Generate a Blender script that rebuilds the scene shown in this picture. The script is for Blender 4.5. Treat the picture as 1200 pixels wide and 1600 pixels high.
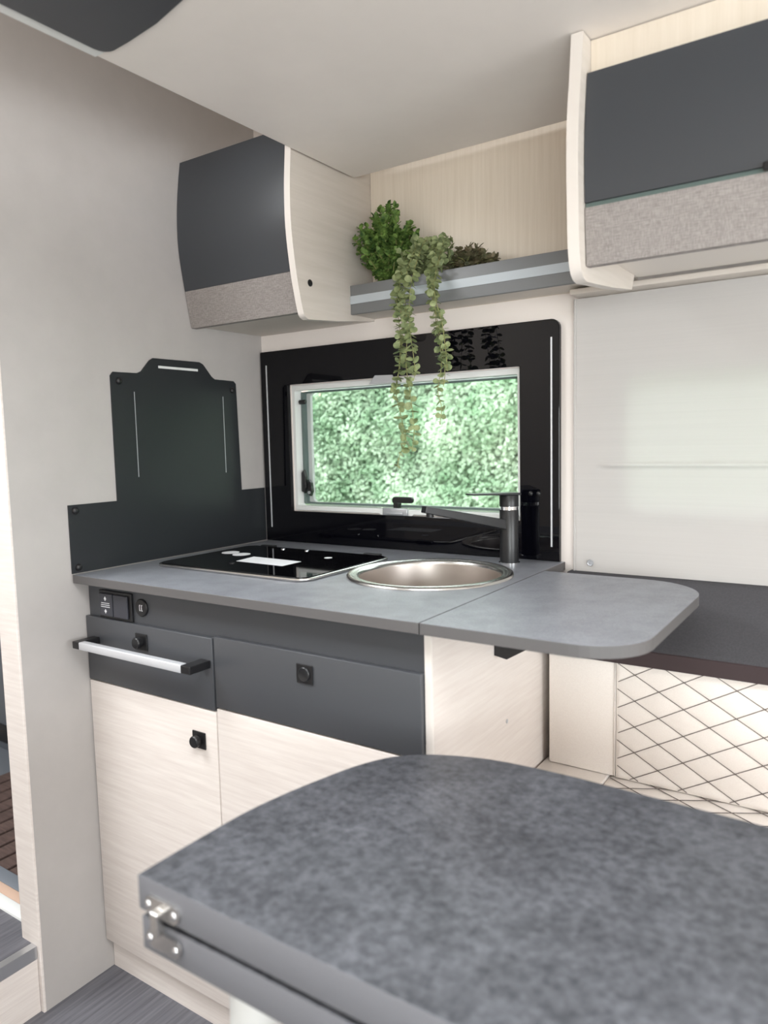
import bpy, bmesh, math, random
from mathutils import Vector, Matrix, noise
random.seed(7)
for o in list(bpy.data.objects): bpy.data.objects.remove(o)
S = bpy.context.scene
COL = S.collection
PI = math.pi

# ------------------------------------------------------------------ camera
cam_d = bpy.data.cameras.new('camera'); cam = bpy.data.objects.new('camera', cam_d); COL.objects.link(cam)
cam_d.sensor_fit = 'VERTICAL'; cam_d.sensor_height = 36.0; cam_d.lens = 36.0 * 1152.83 / 1600.0
cam_d.clip_start = 0.02; cam_d.clip_end = 200
Rw = Matrix(((0.82953641, 0.03468277, -0.55737461), (0.55798566, -0.09228304, 0.82470349), (-0.02283322, -0.99512861, -0.09590463)))
M3 = Matrix((Rw.col[0], -Rw.col[1], -Rw.col[2])).transposed()
cam.matrix_world = Matrix.Translation((1.40080, -1.49995, 1.1645)) @ M3.to_4x4()
cam_d.dof.use_dof = True; cam_d.dof.focus_distance = 1.62; cam_d.dof.aperture_fstop = 3.6
S.camera = cam

# ------------------------------------------------------------------ world and light
S.view_settings.view_transform = 'Standard'; S.view_settings.look = 'None'
S.view_settings.gamma = 1.0; S.view_settings.use_curve_mapping = False
S.view_settings.exposure = 0.05
W = bpy.data.worlds.new('overcast_sky'); S.world = W; W.use_nodes = True
bg = W.node_tree.nodes['Background']; bg.inputs[0].default_value = (0.93, 0.97, 1.0, 1); bg.inputs[1].default_value = 5.8

def window_light(name, loc, direction, sx, sy, power, col):
    l = bpy.data.lights.new(name, 'AREA'); l.shape = 'RECTANGLE'; l.size = sx; l.size_y = sy
    l.energy = power; l.color = col
    o = bpy.data.objects.new(name, l); COL.objects.link(o); o.location = loc
    o.rotation_euler = Vector(direction).to_track_quat('-Z', 'Y').to_euler()
    return o
# daylight coming in through the roof skylight over the dinette aisle, the side and rear windows and the cab skylight
DAY = (0.97, 0.985, 1.0)
window_light('daylight_roof_skylight', (1.25, -1.55, 2.14), (0, 0, -1), 1.0, 0.60, 17, DAY)
window_light('daylight_side_window', (2.25, -2.26, 1.05), (0, 1, 0), 1.2, 0.55, 25, DAY)
window_light('daylight_rear_window', (3.31, -1.1, 1.15), (-1, 0, 0), 1.3, 0.65, 17, DAY)
window_light('daylight_cab_skylight', (-0.45, -1.42, 2.135), (0, 0, -1), 0.70, 0.75, 25, DAY)

# ------------------------------------------------------------------ helpers
def lin(c):
    return tuple(((v / 255) / 12.92 if v / 255 <= 0.04045 else ((v / 255 + 0.055) / 1.055) ** 2.4) for v in c) + (1.0,)

def mat(name, rgb, rough=0.5, metal=0.0, spec=0.5, coat=0.0):
    m = bpy.data.materials.new(name); m.use_nodes = True
    p = m.node_tree.nodes['Principled BSDF']
    p.inputs['Base Color'].default_value = lin(rgb); p.inputs['Roughness'].default_value = rough
    p.inputs['Metallic'].default_value = metal; p.inputs['Specular IOR Level'].default_value = spec
    p.inputs['Coat Weight'].default_value = coat
    return m

def noise_mat(name, c1, c2, scale=(5, 5, 5), nscale=8.0, detail=4.0, lo=0.35, hi=0.65, rough=0.5, bump=0.0, bscale=None, spec=0.5, extra=None):
    m = mat(name, c1, rough, spec=spec); nt = m.node_tree; N = nt.nodes; L = nt.links
    p = N['Principled BSDF']
    tc = N.new('ShaderNodeTexCoord'); mp = N.new('ShaderNodeMapping'); mp.inputs['Scale'].default_value = scale
    nz = N.new('ShaderNodeTexNoise'); nz.inputs['Scale'].default_value = nscale; nz.inputs['Detail'].default_value = detail
    nz.inputs['Roughness'].default_value = 0.62
    cr = N.new('ShaderNodeValToRGB'); cr.color_ramp.elements[0].position = lo; cr.color_ramp.elements[1].position = hi
    cr.color_ramp.elements[0].color = lin(c1); cr.color_ramp.elements[1].color = lin(c2)
    L.new(tc.outputs['Object'], mp.inputs['Vector']); L.new(mp.outputs[0], nz.inputs['Vector'])
    L.new(nz.outputs['Fac'], cr.inputs[0])
    out = cr.outputs[0]
    if extra:
        n2 = N.new('ShaderNodeTexNoise'); n2.inputs['Scale'].default_value = extra[0]; n2.inputs['Detail'].default_value = 3
        L.new(tc.outputs['Object'], n2.inputs['Vector'])
        r2 = N.new('ShaderNodeValToRGB'); r2.color_ramp.elements[0].position = 0.35; r2.color_ramp.elements[1].position = 0.65
        r2.color_ramp.elements[0].color = (extra[1],) * 3 + (1,); r2.color_ramp.elements[1].color = (extra[2],) * 3 + (1,)
        L.new(n2.outputs['Fac'], r2.inputs[0])
        mx = N.new('ShaderNodeMix'); mx.data_type = 'RGBA'; mx.blend_type = 'MULTIPLY'; mx.inputs[0].default_value = 1.0
        L.new(out, mx.inputs[6]); L.new(r2.outputs[0], mx.inputs[7]); out = mx.outputs[2]
    L.new(out, p.inputs['Base Color'])
    if bump:
        b = N.new('ShaderNodeBump'); b.inputs['Strength'].default_value = bump; b.inputs['Distance'].default_value = 0.001
        L.new(nz.outputs['Fac'], b.inputs['Height']); L.new(b.outputs[0], p.inputs['Normal'])
    return m

def weave_mat(name, c1, c2, f=900):
    m = mat(name, c1, 0.9, spec=0.2); nt = m.node_tree; N = nt.nodes; L = nt.links; p = N['Principled BSDF']
    tc = N.new('ShaderNodeTexCoord')
    a = N.new('ShaderNodeMapping'); a.inputs['Scale'].default_value = (f * 0.08, f * 0.08, f)
    b = N.new('ShaderNodeMapping'); b.inputs['Scale'].default_value = (f, f, f * 0.08)
    n1 = N.new('ShaderNodeTexNoise'); n1.inputs['Scale'].default_value = 1.0
    n2 = N.new('ShaderNodeTexNoise'); n2.inputs['Scale'].default_value = 1.0
    ad = N.new('ShaderNodeMath'); ad.operation = 'ADD'
    cr = N.new('ShaderNodeValToRGB'); cr.color_ramp.elements[0].position = 0.40; cr.color_ramp.elements[1].position = 0.60
    cr.color_ramp.elements[0].color = lin(c1); cr.color_ramp.elements[1].color = lin(c2)
    hf = N.new('ShaderNodeMath'); hf.operation = 'MULTIPLY'; hf.inputs[1].default_value = 0.5
    L.new(tc.outputs['Object'], a.inputs[0]); L.new(tc.outputs['Object'], b.inputs[0])
    L.new(a.outputs[0], n1.inputs['Vector']); L.new(b.outputs[0], n2.inputs['Vector'])
    L.new(n1.outputs['Fac'], ad.inputs[0]); L.new(n2.outputs['Fac'], ad.inputs[1]); L.new(ad.outputs[0], hf.inputs[0])
    L.new(hf.outputs[0], cr.inputs[0]); L.new(cr.outputs[0], p.inputs['Base Color'])
    return m

def leaf_mat(name, c1, c2, trans=0.35, nscale=30):
    m = bpy.data.materials.new(name); m.use_nodes = True; nt = m.node_tree; N = nt.nodes; L = nt.links
    p = N['Principled BSDF']; p.inputs['Roughness'].default_value = 0.6
    tc = N.new('ShaderNodeTexCoord'); nz = N.new('ShaderNodeTexNoise'); nz.inputs['Scale'].default_value = nscale
    g = N.new('ShaderNodeNewGeometry')
    cr = N.new('ShaderNodeValToRGB'); cr.color_ramp.elements[0].position = 0.3; cr.color_ramp.elements[1].position = 0.7
    cr.color_ramp.elements[0].color = lin(c1); cr.color_ramp.elements[1].color = lin(c2)
    L.new(g.outputs['Position'], nz.inputs['Vector']); L.new(nz.outputs['Fac'], cr.inputs[0])
    t = N.new('ShaderNodeBsdfTranslucent'); mx = N.new('ShaderNodeMixShader'); mx.inputs[0].default_value = trans
    L.new(cr.outputs[0], p.inputs['Base Color']); L.new(cr.outputs[0], t.inputs['Color'])
    L.new(p.outputs[0], mx.inputs[1]); L.new(t.outputs[0], mx.inputs[2])
    L.new(mx.outputs[0], N['Material Output'].inputs['Surface'])
    return m

def glass_mat(name, tint=(0.92, 0.97, 0.94)):
    m = bpy.data.materials.new(name); m.use_nodes = True; nt = m.node_tree; N = nt.nodes; L = nt.links
    N.remove(N['Principled BSDF'])
    tr = N.new('ShaderNodeBsdfTransparent'); tr.inputs[0].default_value = tint + (1,)
    gl = N.new('ShaderNodeBsdfGlossy'); gl.inputs['Roughness'].default_value = 0.02
    fr = N.new('ShaderNodeFresnel'); fr.inputs[0].default_value = 1.45
    mx = N.new('ShaderNodeMixShader')
    L.new(fr.outputs[0], mx.inputs[0]); L.new(tr.outputs[0], mx.inputs[1]); L.new(gl.outputs[0], mx.inputs[2])
    L.new(mx.outputs[0], N['Material Output'].inputs['Surface'])
    return m

def blind_mat(name, rgb):
    m = bpy.data.materials.new(name); m.use_nodes = True; nt = m.node_tree; N = nt.nodes; L = nt.links
    p = N['Principled BSDF']; p.inputs['Roughness'].default_value = 0.9; p.inputs['Specular IOR Level'].default_value = 0.1
    tc = N.new('ShaderNodeTexCoord'); mp = N.new('ShaderNodeMapping'); mp.inputs['Scale'].default_value = (2, 2, 260)
    nz = N.new('ShaderNodeTexNoise'); nz.inputs['Scale'].default_value = 1.0; nz.inputs['Detail'].default_value = 2
    cr = N.new('ShaderNodeValToRGB'); cr.color_ramp.elements[0].color = lin(tuple(v * 0.965 for v in rgb)); cr.color_ramp.elements[1].color = lin(rgb)
    L.new(tc.outputs['Object'], mp.inputs[0]); L.new(mp.outputs[0], nz.inputs['Vector']); L.new(nz.outputs['Fac'], cr.inputs[0])
    t = N.new('ShaderNodeBsdfTranslucent'); mx = N.new('ShaderNodeMixShader'); mx.inputs[0].default_value = 0.25
    L.new(cr.outputs[0], p.inputs['Base Color']); L.new(cr.outputs[0], t.inputs['Color'])
    L.new(p.outputs[0], mx.inputs[1]); L.new(t.outputs[0], mx.inputs[2]); L.new(mx.outputs[0], N['Material Output'].inputs['Surface'])
    return m

MT = {}
MT['wall'] = noise_mat('greige_laminate', (175, 171, 168), (180, 176, 173), (3, 3, 3), 4, lo=0.3, hi=0.7, rough=0.42, spec=0.4)
MT['wall_cream'] = mat('cream_wall', (240, 232, 226), 0.6)
MT['bed'] = noise_mat('cream_board', (237, 230, 223), (241, 234, 227), (2, 2, 2), 3, rough=0.5, spec=0.4)
MT['wood_h'] = noise_mat('pale_oak_horizontal', (216, 207, 201), (231, 224, 218), (3, 3, 60), 2.2, 5, 0.3, 0.7, 0.5, 0.15)
MT['wood_v'] = noise_mat('pale_oak_vertical', (222, 210, 193), (232, 221, 206), (70, 70, 2.5), 2.0, 5, 0.3, 0.7, 0.55, 0.15)
MT['wood_side'] = noise_mat('pale_oak_side', (214, 204, 197), (224, 216, 209), (3, 4, 70), 2.2, 5, 0.3, 0.7, 0.5, 0.15)
MT['edge'] = mat('cream_edge_band', (228, 221, 214), 0.45)
MT['cab_side'] = noise_mat('cabinet_side_board', (205, 197, 187), (213, 205, 196), (2, 2, 40), 2, 4, rough=0.5)
MT['dark'] = mat('anthracite_satin', (70, 72, 76), 0.38, spec=0.5)
MT['dark_door'] = mat('anthracite_locker_door', (62, 65, 70), 0.37, spec=0.5)
MT['guard'] = mat('black_satin_plate', (34, 37, 40), 0.34, spec=0.5)
MT['black_gloss'] = mat('black_gloss_panel', (6, 6, 11), 0.03, spec=0.28)
MT['black'] = mat('black_plastic', (24, 24, 26), 0.4)
MT['black_satin'] = mat('black_satin_tap', (28, 29, 31), 0.35)
MT['rocker'] = mat('grey_black_rocker', (58, 59, 66), 0.45)
MT['print'] = mat('white_print', (225, 225, 228), 0.5)
MT['fabric'] = weave_mat('taupe_weave', (140, 134, 131), (166, 160, 157))
MT['counter'] = noise_mat('slate_laminate_sheen', (120, 123, 130), (146, 149, 156), (1, 1, 1), 420, 3, 0.3, 0.7, 0.38, 0.4, spec=0.35, extra=(26, 0.86, 1.06))  # grazing sheen of the worktop put into a lighter base colour
MT['counter_edge'] = mat('slate_edge_band', (92, 90, 90), 0.5)
MT['table'] = noise_mat('table_slate_laminate', (62, 64, 69), (104, 106, 112), (1, 1, 1), 95, 9, 0.3, 0.7, 0.48, 0.15, spec=0.3, extra=(11, 0.80, 1.14))
MT['table_edge'] = mat('table_grey_edge', (112, 113, 118), 0.4)
MT['alu'] = mat('brushed_aluminium', (205, 207, 210), 0.32, 0.9)
MT['alu_white'] = mat('satin_aluminium_rail', (214, 216, 220), 0.38, 0.35)
MT['steel'] = mat('brushed_steel', (205, 203, 200), 0.26, 1.0)
MT['steel_bowl'] = mat('satin_steel_bowl', (200, 192, 186), 0.36, 1.0)
MT['chrome'] = mat('chrome', (235, 236, 238), 0.07, 1.0)
MT['hob_glass'] = mat('hob_black_glass', (5, 5, 7), 0.04)
MT['sticker'] = mat('white_sticker', (236, 236, 240), 0.5)
MT['white'] = mat('white_plastic', (228, 230, 228), 0.35)
MT['grey_frame'] = mat('light_grey_window_frame', (196, 202, 200), 0.35)
MT['rubber'] = mat('grey_green_seal', (92, 108, 104), 0.6)
MT['silver'] = mat('silver_plastic', (180, 182, 186), 0.3, 0.4)
MT['glass'] = glass_mat('window_acrylic')
MT['shelf_grey'] = mat('grey_shelf_lip', (122, 124, 126), 0.4)
MT['shelf_strip'] = mat('pale_blue_grey_strip', (186, 194, 200), 0.35)
MT['leather'] = noise_mat('cream_leather', (236, 228, 221), (241, 234, 227), (1, 1, 1), 500, 3, rough=0.5, bump=0.12, spec=0.4)
MT['thread'] = mat('dark_stitch_thread', (98, 88, 84), 0.8)
MT['pad'] = noise_mat('charcoal_upholstery', (70, 69, 72), (76, 75, 78), (1, 1, 1), 300, 2, rough=0.8, bump=0.1, spec=0.25)
MT['pad_brown'] = mat('brown_black_upholstery_edge', (66, 56, 57), 0.8, spec=0.2)
MT['blind'] = blind_mat('white_blind_fabric', (208, 205, 202))
MT['floor'] = noise_mat('grey_oak_vinyl', (78, 78, 84), (112, 112, 118), (60, 2.2, 1), 2.0, 6, 0.3, 0.7, 0.45, 0.2)
MT['pot'] = mat('dark_plant_pot', (36, 36, 36), 0.6)
MT['bush'] = leaf_mat('dark_green_leaf', (38, 76, 30), (140, 172, 88), 0.2, 80)
MT['vine'] = leaf_mat('sage_leaf', (104, 120, 80), (168, 178, 128), 0.10, 60)
MT['brownleaf'] = leaf_mat('bronze_green_leaf', (84, 90, 62), (134, 122, 96), 0.2, 60)
MT['stem'] = mat('pale_green_stem', (150, 150, 96), 0.6)
MT['hedge'] = leaf_mat('hedge_leaf', (134, 168, 132), (210, 221, 203), 0.4, 4.5)
MT['hedge_core'] = mat('hedge_inner_green', (140, 172, 136), 0.9)
MT['lawn'] = noise_mat('lawn_green', (96, 130, 70), (140, 170, 100), (1, 1, 1), 6, 5, rough=0.9)
MT['tan'] = mat('tan_step_board', (204, 174, 154), 0.5)
MT['mat_brown'] = noise_mat('brown_slat_wood', (82, 66, 62), (106, 86, 80), (3, 30, 3), 3, rough=0.8)
MT['grey_panel'] = mat('blue_grey_panel', (112, 118, 126), 0.5)
MT['outer_white'] = mat('vehicle_white', (225, 225, 222), 0.4)
MT['interior_plain'] = mat('cream_interior_lining', (212, 203, 193), 0.6)
MT['fawn_seat'] = mat('cream_bench_base', (216, 206, 196), 0.6)
MT['house_window'] = mat('house_window_glass', (190, 205, 215), 0.1)

def brick_mat():
    m = mat('pale_red_brick', (200, 150, 130), 0.9); nt = m.node_tree; N = nt.nodes; L = nt.links
    tc = N.new('ShaderNodeTexCoord'); mp = N.new('ShaderNodeMapping'); mp.inputs['Rotation'].default_value = (PI / 2, 0, 0)
    b = N.new('ShaderNodeTexBrick'); b.inputs['Color1'].default_value = lin((222, 182, 168)); b.inputs['Color2'].default_value = lin((212, 168, 152))
    b.inputs['Mortar'].default_value = lin((214, 200, 188)); b.inputs['Scale'].default_value = 4.4
    L.new(tc.outputs['Object'], mp.inputs[0]); L.new(mp.outputs[0], b.inputs['Vector']); L.new(b.outputs[0], N['Principled BSDF'].inputs['Base Color'])
    return m
MT['brick'] = brick_mat()

def rootloc(p):
    v = Vector((0, 0, 0))
    while p is not None:
        v += p.location; p = p.parent
    return v

def thing(name, loc, label=None, cat=None, group=None, kind=None):
    o = bpy.data.objects.new(name, None); COL.objects.link(o); o.location = loc; o.empty_display_size = 0.05
    tag(o, label, cat, group, kind)
    return o

def tag(o, label=None, cat=None, group=None, kind=None):
    if label: o['label'] = label
    if cat: o['category'] = cat
    if group: o['group'] = group
    if kind: o['kind'] = kind
    return o

def obj(name, bm, m, parent=None, smooth=False, origin=None, autosmooth=None):
    """world-space bmesh -> one linked mesh object (vertices re-based on its origin / parent)"""
    me = bpy.data.meshes.new(name)
    off = rootloc(parent) if parent is not None else Vector(origin or (0, 0, 0))
    bmesh.ops.translate(bm, verts=bm.verts, vec=-off)
    bmesh.ops.recalc_face_normals(bm, faces=bm.faces)
    if smooth:
        for f in bm.faces: f.smooth = True
        if autosmooth:
            for e in bm.edges:
                if len(e.link_faces) == 2 and e.calc_face_angle(0) > autosmooth: e.smooth = False
    bm.to_mesh(me); bm.free()
    for mm in (m if isinstance(m, (list, tuple)) else [m]): me.materials.append(MT[mm] if isinstance(mm, str) else mm)
    o = bpy.data.objects.new(name, me); COL.objects.link(o)
    if parent is not None: o.parent = parent
    else: o.location = off
    return o

def bx(bm, x0, x1, y0, y1, z0, z1, bev=0.0, seg=2):
    r = bmesh.ops.create_cube(bm, size=1.0); vs = r['verts']
    for v in vs:
        v.co = Vector(((x0 + x1) / 2 + v.co.x * (x1 - x0), (y0 + y1) / 2 + v.co.y * (y1 - y0), (z0 + z1) / 2 + v.co.z * (z1 - z0)))
    if bev:
        es = list({e for v in vs for e in v.link_edges})
        bmesh.ops.bevel(bm, geom=es, offset=bev, segments=seg, profile=0.5, affect='EDGES')
    return bm

def box(name, x0, x1, y0, y1, z0, z1, m, parent=None, bev=0.0, **k):
    return obj(name, bx(bmesh.new(), x0, x1, y0, y1, z0, z1, bev), m, parent, smooth=bool(bev), autosmooth=0.9 if bev else None, **k)

def prism(bm, pts, axis, a, b, bev=0.0, holes=None):
    """extrude a 2-D outline along an axis. axis 'x': pts (y,z); 'y': pts (x,z); 'z': pts (x,y)"""
    def P(p, t):
        return {'x': (t, p[0], p[1]), 'y': (p[0], t, p[1]), 'z': (p[0], p[1], t)}[axis]
    loops = [pts] + (holes or [])
    es = []; vall = []
    for lp in loops:
        vs = [bm.verts.new(P(p, a)) for p in lp]; vall += vs
        for i in range(len(vs)): es.append(bm.edges.new((vs[i], vs[(i + 1) % len(vs)])))
    if holes:
        fs = [g for g in bmesh.ops.triangle_fill(bm, edges=es, use_beauty=True, use_dissolve=False)['geom'] if isinstance(g, bmesh.types.BMFace)]
    else:
        fs = [bm.faces.new(vall)]
    r = bmesh.ops.extrude_face_region(bm, geom=fs)
    nv = [g for g in r['geom'] if isinstance(g, bmesh.types.BMVert)]
    d = Vector(P((0, 0), b - a)) if True else None
    bmesh.ops.translate(bm, verts=nv, vec=d)
    bmesh.ops.recalc_face_normals(bm, faces=bm.faces)
    if bev:
        ge = [e for e in bm.edges if len(e.link_faces) == 2 and e.calc_face_angle(0) > 0.6 and
              abs((e.verts[0].co - e.verts[1].co)['xyz'.index(axis)]) < 1e-6]
        bmesh.ops.bevel(bm, geom=ge, offset=bev, segments=2, profile=0.5, affect='EDGES')
    return bm

def rrect(x0, x1, y0, y1, r, n=6):
    r = r if isinstance(r, (list, tuple)) else (r,) * 4      # order: (x1,y1),(x0,y1),(x0,y0),(x1,y0)
    out = []
    for (cx, cy, a0, rr) in ((x1, y1, 0, r[0]), (x0, y1, 90, r[1]), (x0, y0, 180, r[2]), (x1, y0, 270, r[3])):
        sx = -1 if cx == x1 else 1; sy = -1 if cy == y1 else 1
        if rr <= 0: out.append((cx, cy)); continue
        for i in range(n + 1):
            a = math.radians(a0 + 90 * i / n)
            out.append((cx + sx * rr + rr * math.cos(a), cy + sy * rr + rr * math.sin(a)))
    return out

def tube(bm, pts, r, n=8, caps=True):
    pts = [Vector(p) for p in pts]; rs = r if isinstance(r, (list, tuple)) else [r] * len(pts)
    rings = []; up = None
    for i, p in enumerate(pts):
        t = (pts[min(i + 1, len(pts) - 1)] - pts[max(i - 1, 0)]).normalized()
        if up is None: up = t.orthogonal().normalized()
        up = (up - t * up.dot(t)); up = up.normalized() if up.length > 1e-6 else t.orthogonal().normalized()
        s = t.cross(up)
        rings.append([bm.verts.new(p + (up * math.cos(2 * PI * k / n) + s * math.sin(2 * PI * k / n)) * rs[i]) for k in range(n)])
    for a, b in zip(rings, rings[1:]):
        for k in range(n): bm.faces.new((a[k], a[(k + 1) % n], b[(k + 1) % n], b[k]))
    if caps: bm.faces.new(rings[0][::-1]); bm.faces.new(rings[-1])
    return bm

def lathe(bm, prof, c, n=40, axis='z', close=False):
    """prof: (radius, height) pairs about an axis through c"""
    def P(r, h, a):
        if axis == 'z': return (c[0] + r * math.cos(a), c[1] + r * math.sin(a), c[2] + h)
        if axis == 'y': return (c[0] + r * math.cos(a), c[1] + h, c[2] + r * math.sin(a))
        return (c[0] + h, c[1] + r * math.cos(a), c[2] + r * math.sin(a))
    rings = []
    for (r, h) in prof:
        if r < 1e-6: rings.append([bm.verts.new(P(0, h, 0))])
        else: rings.append([bm.verts.new(P(r, h, 2 * PI * k / n)) for k in range(n)])
    for a, b in zip(rings, rings[1:]):
        for k in range(n):
            k2 = (k + 1) % n
            if len(a) == 1 and len(b) == 1: continue
            if len(a) == 1: bm.faces.new((a[0], b[k], b[k2]))
            elif len(b) == 1: bm.faces.new((a[k], a[k2], b[0]))
            else: bm.faces.new((a[k], a[k2], b[k2], b[k]))
    return bm

def struct(o): o['kind'] = 'structure'; return o

# ------------------------------------------------------------------ the setting
def wall_with_holes(name, axis, a, b, u0, u1, z0, z1, holes, m):
    """wall slab made of blocks around rectangular openings; axis 'y' -> u is x, axis 'x' -> u is y"""
    bm = bmesh.new(); us = sorted({u0, u1} | {h[0] for h in holes} | {h[1] for h in holes})
    for p, q in zip(us, us[1:]):
        hs = sorted([(h[2], h[3]) for h in holes if h[0] <= p + 1e-6 and h[1] >= q - 1e-6])
        z = z0
        for (ha, hb) in hs + [(z1, z1)]:
            if ha > z + 1e-6:
                if axis == 'y': bx(bm, p, q, a, b, z, ha)
                else: bx(bm, a, b, p, q, z, ha)
            z = hb
    return struct(obj(name, bm, m))

struct(box('floor', -0.012, 3.3, -2.25, 0.0, -0.05, 0.0, 'floor'))
W1 = (0.100, 0.750, 0.985, 1.315); W2 = (0.953, 1.62, 0.99, 1.31)
wall_with_holes('wall_back', 'y', 0.0, 0.035, -1.6, 3.3, -0.25, 2.12, [W1, W2], 'wall_cream')
W3 = (0.10, 0.84, 0.145, 1.75); W4 = (1.62, 2.88, 0.75, 1.35)
wall_with_holes('wall_opposite', 'y', -2.285, -2.25, -1.6, 3.3, -0.25, 2.12, [W3, W4], 'interior_plain')
wall_with_holes('wall_right', 'x', 3.3, 3.335, -2.285, 0.035, -0.25, 2.12, [(-1.8, -0.4, 0.80, 1.50)], 'interior_plain')
wall_with_holes('wall_cab', 'x', -1.635, -1.6, -2.285, 0.035, -0.25, 2.12, [], 'interior_plain')
bm = bmesh.new()
for (xa, xb, ya, yb) in ((-1.635, -0.82, -2.285, 0.035), (-0.82, -0.08, -2.285, -1.82), (-0.82, -0.08, -1.02, 0.035), (-0.08, 0.72, -2.285, 0.035), (0.72, 1.78, -2.285, -1.87), (0.72, 1.78, -1.23, 0.035), (1.78, 3.335, -2.285, 0.035)):
    bx(bm, xa, xb, ya, yb, 2.12, 2.16)
struct(obj('ceiling', bm, 'interior_plain'))

# partition between kitchen and entrance, with its pale wood end
bm = prism(bmesh.new(), rrect(-0.067, 0.0, -0.722, 0.0, (0, 0, 0, 0)), 'z', 0.0, 2.12)
wl = struct(obj('wall_left', bm, 'wall'))
bm = prism(bmesh.new(), rrect(-0.067, 0.0, -0.727, -0.7221, (0, 0, 0.004, 0.002), 3), 'z', 0.0, 2.12)
e = obj('end_strip', bm, 'wood_h', wl); e['label'] = 'pale wood edge strip of the partition'

# raised entrance floor with aluminium nosing, step well and slatted mat
bm = bx(bmesh.new(), -1.6, -0.0125, -2.25, -0.70, -0.05, 0.143)
struct(obj('floor', bm, ['floor']))
bm = prism(bmesh.new(), [(-0.028, 0.1445), (-0.0095, 0.1445), (-0.0095, 0.117), (-0.0122, 0.117), (-0.0122, 0.1432), (-0.028, 0.1432)], 'y', -2.24, -0.728)
struct(obj('trim_1', bm, 'alu'))
struct(box('trim_2', -0.0124, -0.0105, -2.24, -0.728, 0.0, 0.1165, 'wood_h'))
struct(box('trim_3', -1.6, -0.068, -0.700, -0.672, 0.0, 0.150, 'white', bev=0.002))
struct(box('trim_4', -1.6, -0.068, -0.672, -0.645, 0.0, 0.147, 'tan', bev=0.002))
struct(box('trim_5', -1.6, -0.068, -0.645, -0.610, 0.0, 0.147, 'grey_panel', bev=0.002))
struct(box('floor', -1.6, -0.068, -0.610, 0.0, -0.06, -0.012, 'grey_panel'))
d1 = struct(box('door_1', -1.55, -0.12, -0.02, -0.001, -0.012, 1.95, 'grey_panel', bev=0.003))
d2 = box('door_frame', -1.55, -0.12, -0.026, -0.0201, 0.02, 0.09, 'black', d1)
smat = thing('entrance_mat', (-0.8, -0.3, -0.012), 'brown slatted entrance mat in the step well behind the partition', 'mat')
for k in range(12):
    x = -1.18 + k * 0.068
    box('slat', x, x + 0.056, -0.56, -0.05, -0.011, 0.004, 'mat_brown', smat, bev=0.003)
box('backing', -1.19, -0.37, -0.565, -0.045, -0.012, -0.0105, 'black', smat)

# light wood wall panel above the shelf
struct(box('trim_6', 0.374, 0.994, -0.006, -0.0005, 1.457, 1.80, 'wood_v'))

# ------------------------------------------------------------------ window with its frame and hardware
w1 = thing('window_1', (0.425, 0.02, 0.985), 'hinged caravan window in a white frame looking onto a hedge', None, kind='structure')
def ring(name, x0, x1, z0, z1, wl_, wr, wb, wt, y0, y1, m, parent, r=0.004):
    bm = prism(bmesh.new(), rrect(x0, x1, z0, z1, r, 3), 'y', y0, y1, holes=[rrect(x0 + wl_, x1 - wr, z0 + wb, z1 - wt, r, 3)])
    return obj(name, bm, m, parent)
ring('frame', 0.1005, 0.7495, 0.9855, 1.3145, 0.009, 0.008, 0.012, 0.013, 0.002, 0.030, 'white', w1)
ring('seal', 0.1105, 0.742, 1.001, 1.299, 0.008, 0.006, 0.004, 0.004, 0.026, 0.040, 'rubber', w1)
ring('sash', 0.1115, 0.7415, 0.997, 1.302, 0.019, 0.010, 0.008, 0.006, 0.041, 0.050, 'grey_frame', w1, 0.012)
obj('pane', bx(bmesh.new(), 0.112, 0.742, 0.051, 0.054, 0.999, 1.300), 'glass', w1)
# lower rail with centre latch
obj('lower_rail', prism(bmesh.new(), [(0.1105, 0.9875), (0.376, 0.9875), (0.388, 0.979), (0.464, 0.979), (0.476, 0.9875), (0.742, 0.9875), (0.742, 0.996), (0.1105, 0.996)], 'y', -0.005, 0.0015), 'white', w1)
lt = obj('latch', bx(bmesh.new(), 0.390, 0.462, -0.012, -0.0055, 0.983, 1.002, 0.003), 'silver', w1, True, autosmooth=0.9)
obj('latch_tab', bx(bmesh.new(), 0.402, 0.450, -0.0165, -0.0125, 0.986, 0.992, 0.0015), 'silver', lt, True, autosmooth=0.9)
bm = prism(bmesh.new(), rrect(0.403, 0.462, 1.012, 1.027, (0.0074, 0.0074, 0.003, 0.0074), 6), 'y', 0.012, 0.022, 0.002)
hd = obj('handle', bm, 'black', w1)
obj('handle_stem', bx(bmesh.new(), 0.406, 0.419, 0.014, 0.030, 0.999, 1.0135), 'black', hd)
# upper blind catch
obj('upper_tab', prism(bmesh.new(), [(0.362, 1.302), (0.44, 1.302), (0.43, 1.320), (0.380, 1.322)], 'y', -0.016, -0.0135), 'silver', w1)
# catch and stay on the left jamb
obj('side_catch', lathe(bmesh.new(), [(0, 0), (0.006, 0), (0.006, 0.018), (0.0045, 0.020), (0, 0.020)], (0.112, 0.020, 1.272), 12, 'x'), 'black', w1, True, autosmooth=0.8)
bm = prism(bmesh.new(), [(0.1125, 1.035), (0.121, 1.030), (0.127, 1.045), (0.126, 1.075), (0.120, 1.092), (0.114, 1.085)], 'y', 0.014, 0.026, 0.002)
st = obj('stay_arm', bm, 'black', w1)
obj('stay_cam', prism(bmesh.new(), [(0.128, 1.026), (0.136, 1.022), (0.142, 1.035), (0.139, 1.058), (0.131, 1.066), (0.128, 1.052)], 'y', 0.020, 0.032, 0.002), 'black', st)
obj('stay_pin', lathe(bmesh.new(), [(0, 0), (0.004, 0), (0.004, -0.003), (0, -0.003)], (0.135, 0.0195, 1.032), 12, 'y'), 'silver', st, True, autosmooth=0.8)

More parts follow.
